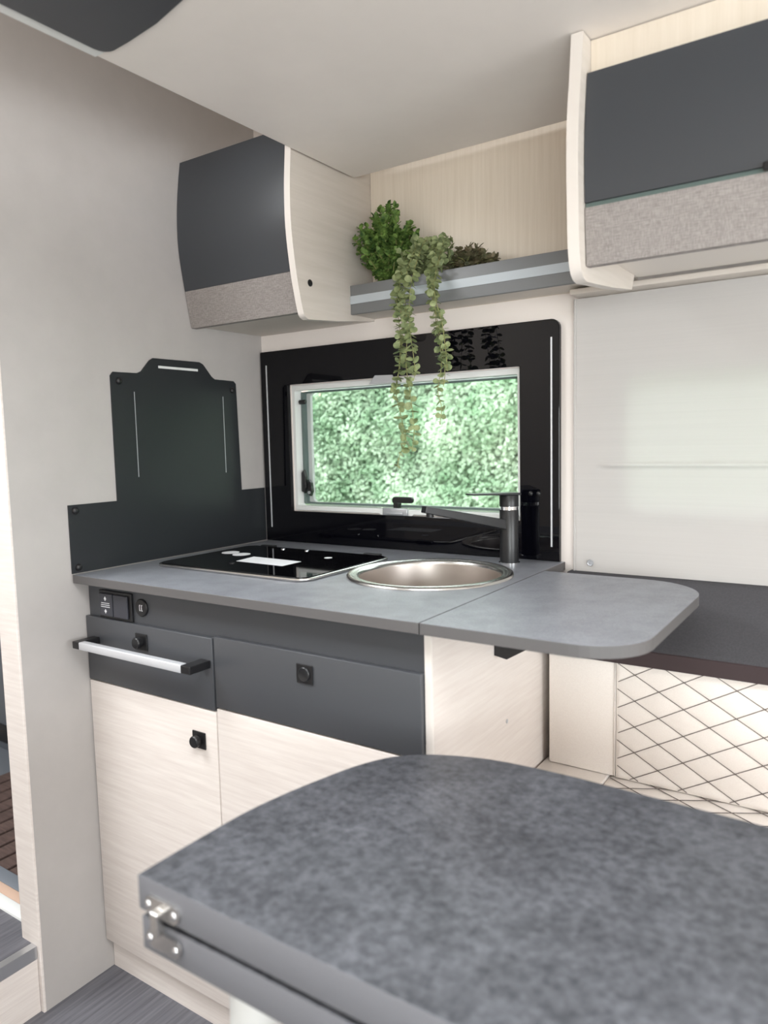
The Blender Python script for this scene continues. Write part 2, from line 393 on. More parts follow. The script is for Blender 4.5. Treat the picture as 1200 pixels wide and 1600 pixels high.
# ------------------------------------------------------------------ black gloss surround on the back wall
sp = thing('window_surround', (0.425, -0.006, 0.9), 'black high gloss splashback panel framing the kitchen window', 'panel')
bm = prism(bmesh.new(), rrect(0.005, 0.841, 0.901, 1.408, (0.018, 0.002, 0.0, 0.0), 5), 'y', -0.012, -0.0005, 0.0012, holes=[rrect(0.0975, 0.752, 0.984, 1.3165, 0.002, 2)])
obj('panel', bm, 'black_gloss', sp)
for (x, za, zb) in ((0.026, 0.938, 1.372), (0.824, 0.932, 1.371)):
    obj('stripe', bx(bmesh.new(), x - 0.0017, x + 0.0017, -0.0135, -0.0121, za, zb), 'alu_white', sp)
for x in (0.777, 0.795):
    obj('cap', lathe(bmesh.new(), [(0, -0.004), (0.004, -0.0035), (0.0055, -0.0005), (0.0055, 0)], (x, -0.0121, 1.045), 14, 'y'), 'black', sp, True)

# ------------------------------------------------------------------ window behind the blind, opposite windows
def plain_window(name, axis, h, t, label):
    w = thing(name, (0, 0, 0), label, None, kind='structure')
    bm = bmesh.new(); bw = 0.03
    if axis == 'y':
        prism(bm, rrect(h[0], h[1], h[2], h[3], 0.03, 4), 'y', t, t + 0.03, holes=[rrect(h[0] + bw, h[1] - bw, h[2] + bw, h[3] - bw, 0.03, 4)])
        obj('frame', bm, 'grey_frame', w)
        obj('pane', bx(bmesh.new(), h[0] + bw, h[1] - bw, t + 0.012, t + 0.015, h[2] + bw, h[3] - bw), 'glass', w)
    else:
        prism(bm, rrect(h[0], h[1], h[2], h[3], 0.03, 4), 'x', t, t + 0.03, holes=[rrect(h[0] + bw, h[1] - bw, h[2] + bw, h[3] - bw, 0.03, 4)])
        obj('frame', bm, 'grey_frame', w)
    return w
plain_window('window_2', 'y', W2, 0.004, 'dinette window glowing behind the white blind')
plain_window('window_3', 'y', W4, -2.284, 'window opposite the bench seat')
for nm, (xa, xb, ya, yb), lb in (('window_4', (0.72, 1.78, -1.87, -1.23), 'roof skylight over the aisle'), ('window_5', (-0.82, -0.08, -1.82, -1.02), 'cab skylight in the roof')):
    w = thing(nm, (xa, ya, 2.12), lb, None, kind='structure')
    obj('frame', prism(bmesh.new(), rrect(xa, xb, ya, yb, 0.02, 3), 'z', 2.121, 2.159, holes=[rrect(xa + 0.012, xb - 0.012, ya + 0.012, yb - 0.012, 0.02, 3)]), 'grey_frame', w)
dd = thing('door_2', (0.47, -2.27, 0.145), 'unseen closed door added opposite the kitchen to hold back light', None, kind='structure')  # unseen door, added shut to cut sky light on the lockers
ring('frame', 0.1005, 0.8395, 0.1455, 1.7495, 0.018, 0.018, 0.018, 0.018, -2.2845, -2.2505, 'white', dd, 0.03)
obj('leaf', bx(bmesh.new(), 0.119, 0.821, -2.280, -2.256, 0.164, 1.731), 'interior_plain', dd)

# ------------------------------------------------------------------ white blind over the right window
bl = thing('window_blind', (1.2, -0.05, 0.885), 'translucent white fabric blind over the dinette window', 'blind')
bm = bmesh.new(); nx, nz = 90, 220; g = []
for j in range(nz + 1):
    row = []
    z = 0.886 + (1.440 - 0.886) * j / nz
    for i in range(nx + 1):
        x = 0.876 + (1.80 - 0.876) * i / nx
        v = noise.noise((x * 5, z * 7, 1.3)) * 0.0022 + noise.noise((x * 3, z * 30, 4.1)) * 0.0008
        fold = 0.0055 * math.exp(-((z - 1.106) / 0.005) ** 2) * min(1.0, max(0.0, (x - 0.925) / 0.02))
        row.append(bm.verts.new((x, -0.017 + v - fold, z)))
    g.append(row)
for j in range(nz):
    for i in range(nx): bm.faces.new((g[j][i], g[j][i + 1], g[j + 1][i + 1], g[j + 1][i]))
obj('fabric', bm, 'blind', bl, True)
box('hem', 0.8735, 0.8785, -0.0200, -0.0150, 0.886, 1.440, 'blind', bl, bev=0.001)
box('top_rail', 0.880, 1.80, -0.062, -0.0005, 1.441, 1.452, 'cab_side', bl, bev=0.002)
obj('press_stud', lathe(bmesh.new(), [(0, -0.003), (0.003, -0.003), (0.0035, -0.0015), (0.0055, -0.0025), (0.0068, -0.001), (0.0068, 0)], (0.910, -0.0195, 0.905), 18, 'y'), 'silver', bl, True, autosmooth=0.8)

# ------------------------------------------------------------------ splash guard on the partition
gd = thing('hob_splash_guard', (0.003, -0.3, 0.9), 'black satin metal splash guard with carry slot on partition beside hob', 'panel')
pts = [(-0.602, 0.902), (-0.602, 1.046), (-0.482, 1.046), (-0.482, 1.320), (-0.475, 1.328), (-0.412, 1.329), (-0.400, 1.334), (-0.376, 1.360), (-0.366, 1.366),
       (-0.226, 1.367), (-0.214, 1.362), (-0.188, 1.334), (-0.178, 1.328), (-0.113, 1.327), (-0.105, 1.320), (-0.099, 1.045), (-0.0125, 1.045), (-0.0125, 0.902)]
slot = [(-0.352, 1.344), (-0.352, 1.350), (-0.230, 1.350), (-0.230, 1.344)]
bm = prism(bmesh.new(), pts, 'x', 0.0005, 0.0035, 0.0, holes=[slot])
obj('plate', bm, 'guard', gd)
obj('slot_lining', bx(bmesh.new(), 0.0003, 0.0012, -0.353, -0.229, 1.3435, 1.3505), 'white', gd)
for (y, za, zb) in ((-0.4225, 1.096, 1.287), (-0.153, 1.093, 1.286)):
    obj('groove_strip', bx(bmesh.new(), 0.0036, 0.0042, y - 0.0009, y + 0.0009, za, zb), 'silver', gd)
for (y, z) in ((-0.462, 1.309), (-0.12, 1.303), (-0.587, 1.034), (-0.587, 0.914)):
    obj('screw_cap', lathe(bmesh.new(), [(0.0075, 0), (0.0072, 0.003), (0.005, 0.0055), (0, 0.0062)], (0.0036, y, z), 16, 'x'), 'black', gd, True)

# ------------------------------------------------------------------ overhead lockers
def curve_y(tab, z):
    tab = sorted(tab, key=lambda t: t[1])
    if z <= tab[0][1]: return tab[0][0]
    for (ya, za), (yb, zb) in zip(tab, tab[1:]):
        if z <= zb: return ya + (yb - ya) * (z - za) / (zb - za)
    return tab[-1][0]

def smooth_tab(tab, n=24):
    """Catmull-Rom through (y,z) points"""
    out = []
    for i in range(len(tab) - 1):
        p0 = tab[max(i - 1, 0)]; p1 = tab[i]; p2 = tab[i + 1]; p3 = tab[min(i + 2, len(tab) - 1)]
        for k in range(6):
            t = k / 6
            out.append(tuple(0.5 * ((2 * p1[a]) + (-p0[a] + p2[a]) * t + (2 * p0[a] - 5 * p1[a] + 4 * p2[a] - p3[a]) * t * t + (-p0[a] + 3 * p1[a] - 3 * p2[a] + p3[a]) * t ** 3) for a in (0, 1)))
    out.append(tab[-1]); return out

def curved_slab(x0, x1, tab, za, zb, th, n=24, bev=0.0):
    front = [(curve_y(tab, za + (zb - za) * i / n), za + (zb - za) * i / n) for i in range(n + 1)]
    back = [(y + th, z) for (y, z) in reversed(front)]
    return prism(bmesh.new(), front + back, 'x', x0, x1, bev)

def side_panel(x0, x1, prof, back, parent, name='side_panel'):
    pr = smooth_tab(prof); pts = pr + back
    bm = prism(bmesh.new(), pts, 'x', x0, x1)
    bm.normal_update()
    for f in bm.faces:
        c = f.calc_center_median()
        f.material_index = 1 if abs(f.normal.x) < 0.5 else 0
    return obj(name, bm, ['cab_side', 'edge'], parent)

lk = thing('overhead_locker', (0.18, -0.14, 1.45), 'small overhead locker with curved anthracite door in the corner by partition', 'cabinet', 'overhead lockers')
profL = [(-0.288, 1.80), (-0.291, 1.762), (-0.297, 1.69), (-0.297, 1.61), (-0.287, 1.528), (-0.277, 1.48), (-0.268, 1.445), (-0.262, 1.433), (-0.250, 1.427)]
side_panel(0.357, 0.373, profL, [(-0.147, 1.435), (-0.0005, 1.452), (-0.0005, 1.80)], lk)
doorL = smooth_tab([(-0.256, 1.835), (-0.268, 1.759), (-0.274, 1.69), (-0.273, 1.62), (-0.260, 1.532), (-0.244, 1.444)])
dr = obj('door', curved_slab(0.002, 0.3555, doorL, 1.531, 1.828, 0.016), 'dark_door', lk, True, autosmooth=0.5)
obj('fabric_strip', curved_slab(0.002, 0.3555, doorL, 1.446, 1.5305, 0.016), 'fabric', dr, True, autosmooth=0.5)
box('bottom_board', 0.002, 0.3565, -0.245, -0.0005, 1.452, 1.466, 'cab_side', lk)
box('top_board', 0.002, 0.3565, -0.240, -0.0005, 1.815, 1.828, 'cab_side', lk)
obj('cover_cap', lathe(bmesh.new(), [(0.0075, 0), (0.0075, 0.001), (0.006, 0.0016), (0, 0.0017)], (0.3731, -0.242, 1.504), 20, 'x'), 'black', lk, True, autosmooth=0.6)

rk = thing('overhead_locker', (1.5, -0.18, 1.42), 'wide overhead locker with anthracite door above the dinette blind', 'cabinet', 'overhead lockers')
profR = [(-0.373, 1.760), (-0.381, 1.697), (-0.391, 1.634), (-0.393, 1.572), (-0.390, 1.50), (-0.387, 1.453), (-0.379, 1.420), (-0.366, 1.406), (-0.350, 1.402)]
side_panel(0.995, 1.013, profR, [(-0.22, 1.414), (-0.105, 1.428), (-0.09, 1.455), (-0.0645, 1.457), (-0.0645, 1.760)], rk)
doorR = smooth_tab([(-0.350, 1.77), (-0.358, 1.70), (-0.367, 1.63), (-0.369, 1.57), (-0.366, 1.51), (-0.361, 1.45), (-0.356, 1.40)])
dr = obj('door', curved_slab(1.0145, 2.05, doorR, 1.516, 1.706, 0.016), 'dark_door', rk, True, autosmooth=0.5)
obj('trim_strip', curved_slab(1.0145, 2.05, [(y + 0.004, z) for y, z in doorR], 1.509, 1.5155, 0.012), 'rubber', dr, True, autosmooth=0.5)
obj('fabric_strip', curved_slab(1.0145, 2.05, doorR, 1.424, 1.5085, 0.016), 'fabric', dr, True, autosmooth=0.5)
obj('catch', bx(bmesh.new(), 1.257, 1.285, -0.376, -0.366, 1.509, 1.520, 0.002), 'black', dr)
box('top_rail', 1.0135, 2.05, -0.338, -0.322, 1.69, 1.760, 'wood_v', rk)
box('bottom_board', 1.0135, 2.05, -0.345, -0.066, 1.456, 1.468, 'edge', rk)
box('side_panel', 2.051, 2.069, -0.37, -0.066, 1.41, 1.760, 'cab_side', rk)

# ------------------------------------------------------------------ open shelf
sh = thing('wall_shelf', (0.68, -0.05, 1.456), 'open shelf with grey front lip and pale stripe under the wood panel', 'shelf')
box('board', 0.3735, 0.9945, -0.088, -0.0065, 1.457, 1.468, 'cab_side', sh)
box('lip', 0.3735, 0.9945, -0.098, -0.0885, 1.4555, 1.5205, 'shelf_grey', sh, bev=0.001)
obj('stripe', bx(bmesh.new(), 0.374, 0.994, -0.0995, -0.0981, 1.4785, 1.4965), 'shelf_strip', sh)

# ------------------------------------------------------------------ drop-down bed above
bed = thing('drop_down_bed', (1.3, -0.9, 1.762), 'cream underside of the drop-down bed hanging over the kitchen', 'bed')
obj('base_panel', prism(bmesh.new(), rrect(0.379, 2.6, -1.06, -0.080, (0.02, 0.008, 0.02, 0.02), 4), 'z', 1.762, 1.80, 0.003), 'bed', bed)
dp = obj('dark_panel', prism(bmesh.new(), [(0.402 + 0.020 * (1 - math.cos(a)), -0.748 - 0.020 * (1 - math.sin(a))) for a in [0, .4, .8, 1.2, PI / 2]] + [(0.46, -0.750), (0.53, -0.757), (0.60, -0.772), (0.80, -0.83), (0.80, -1.03), (0.402, -1.03)], 'z', 1.7575, 1.7615), 'dark', bed)
dp['label'] = 'dark anthracite panel under the bed'
obj('edge_trim', bx(bmesh.new(), 0.3795, 0.401, -1.05, -0.75, 1.7598, 1.7615, 0.0005), 'white', bed)

# ------------------------------------------------------------------ kitchen cabinet
kc = thing('kitchen_cabinet', (0.42, -0.3, 0.0), 'kitchen base unit with anthracite drawers and pale oak doors', 'cabinet')
box('carcass', 0.0015, 0.829, -0.552, -0.001, 0.072, 0.700, 'cab_side', kc)
box('fascia', 0.0015, 0.8375, -0.565, -0.553, 0.70, 0.8815, 'dark', kc)
obj('side_panel', prism(bmesh.new(), [(-0.562, 0.0), (-0.562, 0.8815), (-0.0945, 0.8815), (-0.0945, 0.0)], 'x', 0.838, 0.850), 'wood_side', kc)
box('side_edge', 0.838, 0.850, -0.567, -0.5622, 0.0, 0.8815, 'edge', kc)
box('plinth', 0.0015, 0.8375, -0.558, -0.5525, 0.0, 0.071, 'wood_h', kc)
obj('screw_cap', lathe(bmesh.new(), [(0.004, 0), (0.004, 0.0008), (0, 0.001)], (0.8502, -0.301, 0.651), 12, 'x'), 'silver', kc)

def push_lock(parent, x, z, out, y):
    pl = obj('lock_plate', bx(bmesh.new(), x - 0.0175, x + 0.0175, y - 0.003, y - 0.0002, z - 0.0165, z + 0.0165, 0.001), 'black', parent)
    if out:
        obj('knob', lathe(bmesh.new(), [(0.0075, 0), (0.0075, -0.003), (0.0110, -0.0045), (0.0115, -0.0125), (0.010, -0.0145), (0, -0.015)], (x, y - 0.003, z), 24, 'y'), 'black', parent, True, autosmooth=0.7)
    else:
        obj('knob', lathe(bmesh.new(), [(0.0125, 0), (0.0125, -0.0015), (0.0112, -0.0028), (0.010, -0.0022), (0, -0.0022)], (x, y - 0.003, z), 24, 'y'), 'black_satin', parent, True, autosmooth=0.7)

YF = -0.577
d_a = box('drawer', 0.003, 0.3865, YF, -0.5655, 0.671, 0.8085, 'dark', kc, bev=0.001)
push_lock(d_a, 0.186, 0.776, True, YF)
obj('handle_bar', bx(bmesh.new(), 0.048, 0.357, -0.628, -0.612, 0.752, 0.768, 0.002), 'alu_white', d_a, True, autosmooth=0.9)
for (x0, x1) in ((0.027, 0.0478), (0.3572, 0.382)):
    bm = bx(bmesh.new(), x0, x1, -0.628, YF - 0.0002, 0.7525, 0.7675, 0.0015)
    obj('handle_bracket', bm, 'black', d_a)
d_b = box('drawer', 0.3915, 0.8365, YF, -0.5655, 0.679, 0.813, 'dark', kc, bev=0.001)
push_lock(d_b, 0.610, 0.778, False, YF)
o_a = box('door', 0.003, 0.388, YF + 0.001, -0.5585, 0.074, 0.668, 'wood_h', kc, bev=0.001)
push_lock(o_a, 0.341, 0.606, True, YF + 0.001)
o_b = box('door', 0.3915, 0.8365, YF + 0.001, -0.5585, 0.074, 0.676, 'wood_h', kc, bev=0.001)

sw = thing('switch_panel', (0.09, -0.566, 0.83), 'black twin switch panel on the fascia beside partition', 'switch')
obj('frame', bx(bmesh.new(), 0.045, 0.150, -0.5715, -0.5652, 0.809, 0.868, 0.0015), 'black', sw)
for (x0, x1) in ((0.052, 0.094), (0.098, 0.142)):
    k = obj('rocker', bx(bmesh.new(), x0, x1, -0.5765, -0.5717, 0.815, 0.862, 0.0015), 'rocker', sw)
    if x0 < 0.06:
        xm = (x0 + x1) / 2; bm = bmesh.new()
        for s in (1, -1):
            zc = 0.8385 + s * 0.012
            prism(bm, [(xm - 0.0042, zc), (xm + 0.0042, zc), (xm, zc + s * 0.006)], 'y', -0.5772, -0.5766)
            bx(bm, xm - 0.0013, xm + 0.0013, -0.5772, -0.5766, min(zc, zc - s * 0.003), max(zc, zc - s * 0.003))
        for (zc, hw) in ((0.8425, 0.0135), (0.8385, 0.0145), (0.8345, 0.0145)):
            bx(bm, xm - hw, xm + hw, -0.5772, -0.5766, zc - 0.0006, zc + 0.0006)
        obj('symbol', bm, 'print', k)
us = thing('usb_socket', (0.176, -0.566, 0.842), 'round black twin usb socket on the fascia', 'socket')
obj('body', lathe(bmesh.new(), [(0.018, 0), (0.018, -0.003), (0.0165, -0.0045), (0, -0.0045)], (0.1775, -0.5652, 0.842), 32, 'y'), 'black', us, True, autosmooth=0.6)
for s in (-1, 1):
    bm = bmesh.new(); x = 0.1775 + s * 0.003
    bx(bm, x - 0.0007, x + 0.0007, -0.5702, -0.5698, 0.8365, 0.8475)
    for zc in (0.8365, 0.8475): bx(bm, min(x, x + 0.0028), max(x, x + 0.0028), -0.5702, -0.5698, zc - 0.0007, zc + 0.0007)
    obj('port', bm, 'print', us)

# ------------------------------------------------------------------ worktop, flap, hob, sink, tap
SC = (0.665, -0.255); SR = 0.165
bm = prism(bmesh.new(), [(0.0042, -0.602), (0.8495, -0.602), (0.8495, -0.0005), (0.0042, -0.0005)], 'z', 0.8825, 0.900, 0.0008,
           holes=[[(SC[0] + 0.150 * math.cos(2 * PI * k / 48), SC[1] + 0.150 * math.sin(2 * PI * k / 48)) for k in range(48)]])
bm.normal_update()
for f in bm.faces: f.material_index = 0 if abs(f.normal.z) > 0.7 else 1
tag(obj('worktop', bm, ['counter', 'counter_edge']), 'dark slate laminate kitchen worktop with hob and round sink', 'worktop')

fl = thing('worktop_flap', (1.0, -0.36, 0.8825), 'folding slate worktop extension flap with rounded corners beside sink', 'worktop')
bm = prism(bmesh.new(), rrect(0.8515, 1.160, -0.602, -0.122, (0.115, 0.003, 0.001, 0.085), 10), 'z', 0.8825, 0.900, 0.0008)
bm.normal_update()
for f in bm.faces: f.material_index = 0 if abs(f.normal.z) > 0.7 else 1
obj('leaf', bm, ['counter', 'counter_edge'], fl, autosmooth=0.5)
obj('support_bracket', prism(bmesh.new(), [(0.8505, 0.8822), (0.8505, 0.787), (0.874, 0.783), (1.01, 0.866), (1.01, 0.8822)], 'y', -0.352, -0.338), 'black', fl)

hb = thing('hob', (0.285, -0.29, 0.9), 'built-in gas hob under a black glass lid with steel rim', 'hob')
bm = prism(bmesh.new(), rrect(0.068, 0.502, -0.447, -0.138, 0.03, 6), 'z', 0.9005, 0.9065, 0.002, holes=[rrect(0.0735, 0.4965, -0.4415, -0.1435, 0.026, 6)])
obj('rim', bm, 'steel', hb, True, autosmooth=0.6)
obj('glass_lid', prism(bmesh.new(), rrect(0.074, 0.496, -0.441, -0.144, 0.0255, 6), 'z', 0.9006, 0.908), 'hob_glass', hb)
def flat_poly(name, pts, z, m, parent, th=0.0004):
    return obj(name, prism(bmesh.new(), pts, 'z', z, z + th), m, parent)
flat_poly('sticker', [(0.227, -0.349), (0.365, -0.353), (0.364, -0.291), (0.218, -0.285)], 0.9081, 'sticker', hb)
for cx, cy in ((0.120, -0.262), (0.166, -0.272)):
    flat_poly('sticker_or_glint', [(cx + 0.021 * math.cos(2 * PI * k / 24), cy + 0.021 * math.sin(2 * PI * k / 24)) for k in range(24)], 0.9081, 'sticker', hb)
flat_poly('sticker_or_glint', [(0.385 + 0.009 * math.cos(2 * PI * k / 16), -0.223 + 0.009 * math.sin(2 * PI * k / 16)) for k in range(16)], 0.9081, 'sticker', hb)  # small white disc painted in as a reflection dot on the glass
for x in (0.12, 0.44):
    obj('hinge', bx(bmesh.new(), x - 0.022, x + 0.022, -0.137, -0.122, 0.9004, 0.9085, 0.002), 'black', hb)
for (x, y) in ((0.20, -0.165), (0.27, -0.160), (0.24, -0.375)):
    obj('lid_stud', lathe(bmesh.new(), [(0.006, 0), (0.006, 0.0012), (0.0045, 0.002), (0, 0.002)], (x, y, 0.9081), 14), 'chrome' if y > -0.2 else 'black', hb, True, autosmooth=0.6)

sk = thing('sink', (SC[0], SC[1], 0.9), 'round brushed steel sink set into the worktop below the tap', 'sink')
obj('rim', lathe(bmesh.new(), [(SR, 0.0003), (SR - 0.001, 0.0035), (SR - 0.005, 0.0055), (SR - 0.011, 0.0045), (SR - 0.015, 0.0028), (SR - 0.019, 0.0042), (SR - 0.023, 0.0015), (SR - 0.024, -0.004)], (SC[0], SC[1], 0.9), 72), 'steel', sk, True)
obj('bowl', lathe(bmesh.new(), [(SR - 0.0235, -0.003), (SR - 0.027, -0.05), (SR - 0.031, -0.105), (SR - 0.042, -0.122), (SR - 0.065, -0.128), (0.028, -0.131)], (SC[0], SC[1], 0.9), 72), 'steel_bowl', sk, True)
obj('drain', lathe(bmesh.new(), [(0.030, -0.1305), (0.027, -0.1285), (0.022, -0.134), (0, -0.135)], (SC[0], SC[1], 0.9), 32), 'chrome', sk, True)

TX, TY = 0.752, -0.069
tp = thing('tap', (TX, TY, 0.9), 'matt black single lever mixer tap with chrome collars', 'tap')
obj('base_ring', lathe(bmesh.new(), [(0.0225, 0.0003), (0.0225, 0.003), (0.0205, 0.004), (0.019, 0.004)], (TX, TY, 0.9), 36), 'chrome', tp, True, autosmooth=0.6)
obj('body', lathe(bmesh.new(), [(0.0198, 0.0041), (0.0200, 0.010), (0.0200, 0.113), (0.0192, 0.1145), (0, 0.1145)], (TX, TY, 0.9), 36), 'black_satin', tp, True, autosmooth=0.6)
obj('collar', lathe(bmesh.new(), [(0.0190, 0.1146), (0.0190, 0.1215), (0, 0.1215)], (TX, TY, 0.9), 36), 'chrome', tp, True, autosmooth=0.6)
obj('cartridge_cap', lathe(bmesh.new(), [(0.0200, 0.1216), (0.0200, 0.1440), (0.019, 0.1455), (0, 0.1455)], (TX, TY, 0.9), 36), 'black_satin', tp, True, autosmooth=0.6)
def oriented_bar(a, b, w0, h0, w1, h1):
    bm = bmesh.new(); a = Vector(a); b = Vector(b); t = (b - a).normalized(); s = t.cross(Vector((0, 0, 1))).normalized(); u = s.cross(t)
    q = []
    for (p, w, h) in ((a, w0, h0), (b, w1, h1)):
        q.append([bm.verts.new(p + s * w * i + u * h * j) for (i, j) in ((-1, -1), (1, -1), (1, 1), (-1, 1))])
    for k in range(4): bm.faces.new((q[0][k], q[0][(k + 1) % 4], q[1][(k + 1) % 4], q[1][k]))
    bm.faces.new(q[0][::-1]); bm.faces.new(q[1])
    bmesh.ops.recalc_face_normals(bm, faces=bm.faces)
    bmesh.ops.bevel(bm, geom=list(bm.edges), offset=0.0015, segments=2, profile=0.5, affect='EDGES')
    return bm
dv = Vector((0.645 - TX, -0.245 - TY, 0)); dv.normalize()
sa = Vector((TX, TY, 0.984)) + dv * 0.012
se = Vector((0.648, -0.245, 1.027))
spt = obj('spout', oriented_bar(sa, se, 0.012, 0.0105, 0.010, 0.007), 'black_satin', tp)
q = se - dv * 0.014
obj('nozzle', lathe(bmesh.new(), [(0.0075, 0), (0.0075, -0.010), (0.006, -0.0105), (0, -0.0105)], (q.x, q.y, q.z - 0.0065), 20), 'black', spt, True, autosmooth=0.6)
la = Vector((TX, TY, 1.0475)) - dv * 0.018
le = Vector((TX, TY, 1.0510)) + dv * 0.098
obj('lever', oriented_bar(la, le, 0.0195, 0.0026, 0.014, 0.0016), 'black_satin', tp)

# ------------------------------------------------------------------ bench seat: charcoal ledge, quilted backrest, seat
lg = thing('padded_ledge', (1.3, -0.08, 0.74), 'sloping charcoal padded ledge between the blind and quilted backrest', 'ledge')
obj('pad', prism(bmesh.new(), [(-0.002, 0.745), (-0.146, 0.745), (-0.148, 0.772), (-0.143, 0.780), (-0.034, 0.879), (-0.024, 0.885), (-0.002, 0.885)], 'x', 0.862, 1.85, 0.004), 'pad', lg, True, autosmooth=0.6)
obj('edge_band', prism(bmesh.new(), [(-0.1465, 0.7425), (-0.1500, 0.7425), (-0.1515, 0.771), (-0.1485, 0.7725)], 'x', 0.8622, 1.849), 'pad_brown', lg)

QU, QV, QX, QZ = 0.087, 0.050, 1.0325, 0.719
def quilt(u, v):
    a = abs(math.sin(PI * (u + v)) * math.sin(PI * (u - v)))
    return a ** 0.42
bk = thing('backrest_cushion', (1.3, -0.07, 0.505), 'cream leather backrest with diamond quilting and plain side band', 'cushion')
X0, X1, ZA, ZB = 0.998, 1.80, 0.5125, 0.7415
bm = bmesh.new(); nx, nz = 300, 90; g = []
for j in range(nz + 1):
    z = ZA + (ZB - ZA) * j / nz; row = []
    for i in range(nx + 1):
        x = X0 + (X1 - X0) * i / nx
        h = 0.0030 * quilt((x - QX) / QU, (z - QZ) / QV)
        ed = min((x - X0) / 0.006, (X1 - x) / 0.006, 1.0); ez = min((z - ZA) / 0.006, (ZB - z) / 0.012, 1.0)
        row.append(bm.verts.new((x, -0.131 - h * max(0, min(ed, ez)), z)))
    g.append(row)
for j in range(nz):
    for i in range(nx): bm.faces.new((g[j][i], g[j][i + 1], g[j + 1][i + 1], g[j + 1][i]))
# back and rim so that the panel is a solid pad
rimv = g[0] + [r[-1] for r in g[1:]] + g[-1][-2::-1] + [r[0] for r in g[-2:0:-1]]
bv = [bm.verts.new((v.co.x, -0.125, v.co.z)) for v in rimv]
for k in range(len(rimv)): bm.faces.new((rimv[k], rimv[(k + 1) % len(rimv)], bv[(k + 1) % len(rimv)], bv[k]))
qp = obj('quilted_panel', bm, 'leather', bk, True, autosmooth=0.9)
def clip_line(sgn, n):
    """points of the seam u + sgn*v = n inside the panel"""
    out = []
    for k in range(0, 161):
        z = ZA + 0.002 + (ZB - ZA - 0.004) * k / 160
        u = n - sgn * (z - QZ) / QV; x = QX + u * QU
        if X0 + 0.002 < x < X1 - 0.002: out.append((x, -0.1324, z))
    return out
for sgn in (1, -1):
    for n in range(-8, 18):
        p = clip_line(sgn, n)
        if len(p) > 6: obj('seam_stitch', tube(bmesh.new(), [p[0], p[-1]], 0.0007, 5), 'thread', qp)
obj('core', bx(bmesh.new(), 0.8665, 1.80, -0.1245, -0.032, 0.5160, 0.7415, 0.01), 'leather', bk, True, autosmooth=0.7)
obj('side_band', bx(bmesh.new(), 0.8655, 0.9965, -0.137, -0.1248, 0.5150, 0.742, 0.004), 'leather', bk, True, autosmooth=0.7)
obj('piping', tube(bmesh.new(), [(0.9975, -0.1372, 0.517), (0.9975, -0.1372, 0.740)], 0.0013, 6), 'leather', bk, True)

se_ = thing('seat_cushion', (1.3, -0.4, 0.37), 'cream quilted leather seat cushion below the backrest', 'cushion')
SX0, SX1, SY0, SY1 = 0.985, 1.80, -0.56, -0.118
bm = bmesh.new(); nx, ny = 300, 180; g = []
for j in range(ny + 1):
    y = SY0 + (SY1 - SY0) * j / ny; row = []
    for i in range(nx + 1):
        x = SX0 + (SX1 - SX0) * i / nx
        h = 0.0030 * quilt((x - QX) / QU, (y + 0.16) / 0.05)
        ed = max(0, min((x - SX0) / 0.006, (SX1 - x) / 0.006, (y - SY0) / 0.006, (SY1 - y) / 0.006, 1.0))
        row.append(bm.verts.new((x, y, 0.508 + h * ed)))
    g.append(row)
for j in range(ny):
    for i in range(nx): bm.faces.new((g[j][i], g[j][i + 1], g[j + 1][i + 1], g[j + 1][i]))
rimv = g[0] + [r[-1] for r in g[1:]] + g[-1][-2::-1] + [r[0] for r in g[-2:0:-1]]
bv = [bm.verts.new((v.co.x, v.co.y, 0.502)) for v in rimv]
for k in range(len(rimv)): bm.faces.new((rimv[k], rimv[(k + 1) % len(rimv)], bv[(k + 1) % len(rimv)], bv[k]))
sq = obj('quilted_panel', bm, 'leather', se_, True, autosmooth=0.9)
for sgn in (1, -1):
    for n in range(-12, 22):
        p = []
        for k in range(161):
            y = SY0 + 0.003 + (SY1 - SY0 - 0.006) * k / 160; x = QX + (n - sgn * (y + 0.16) / 0.05) * QU
            if SX0 + 0.003 < x < SX1 - 0.003: p.append((x, y, 0.5104))
        if len(p) > 8: obj('seam_stitch', tube(bmesh.new(), [p[0], p[-1]], 0.0007, 5), 'thread', sq)
obj('core', bx(bmesh.new(), 0.853, 1.80, -0.562, -0.0315, 0.37, 0.5015, 0.012), 'leather', se_, True, autosmooth=0.7)
obj('side_band', bx(bmesh.new(), 0.853, 0.984, -0.56, -0.110, 0.5016, 0.5145, 0.005), 'leather', se_, True, autosmooth=0.7)
bb = thing('bench_base', (1.3, -0.3, 0.0), 'cream bench box carrying the quilted seat cushion', 'bench')
box('body', 0.853, 1.80, -0.54, -0.001, 0.0, 0.3695, 'fawn_seat', bb, bev=0.003)
obj('kick_strip', bx(bmesh.new(), 0.853, 1.80, -0.546, -0.5402, 0.0, 0.05), 'dark', bb)

# ------------------------------------------------------------------ table
tb = thing('dining_table', (1.2, -0.85, 0.0), 'folding dinette table with slate top and two stacked leaves in foreground', 'table')
curve = [(0.799, -1.063), (0.7995, -1.00), (0.802, -0.92), (0.811, -0.86), (0.824, -0.805), (0.841, -0.748), (0.864, -0.705), (0.890, -0.680), (0.925, -0.660), (0.976, -0.643), (1.03, -0.636), (1.097, -0.634)]
out = smooth_tab(curve) + [(1.312, -0.6415), (1.70, -0.655), (1.735, -0.668), (1.75, -0.70), (1.75, -1.063)]
def leaf(name, z0, z1, ins):
    cx, cy = 1.25, -0.85
    pts = [(x + (ins if x < cx else -ins), y + (ins if y < cy else -ins)) for x, y in out]
    bm = prism(bmesh.new(), pts, 'z', z0, z1, 0.0015); bm.normal_update()
    for f in bm.faces: f.material_index = 0 if f.normal.z > 0.9 else 1
    return obj(name, bm, ['table', 'table_edge'], tb, True, autosmooth=0.5)
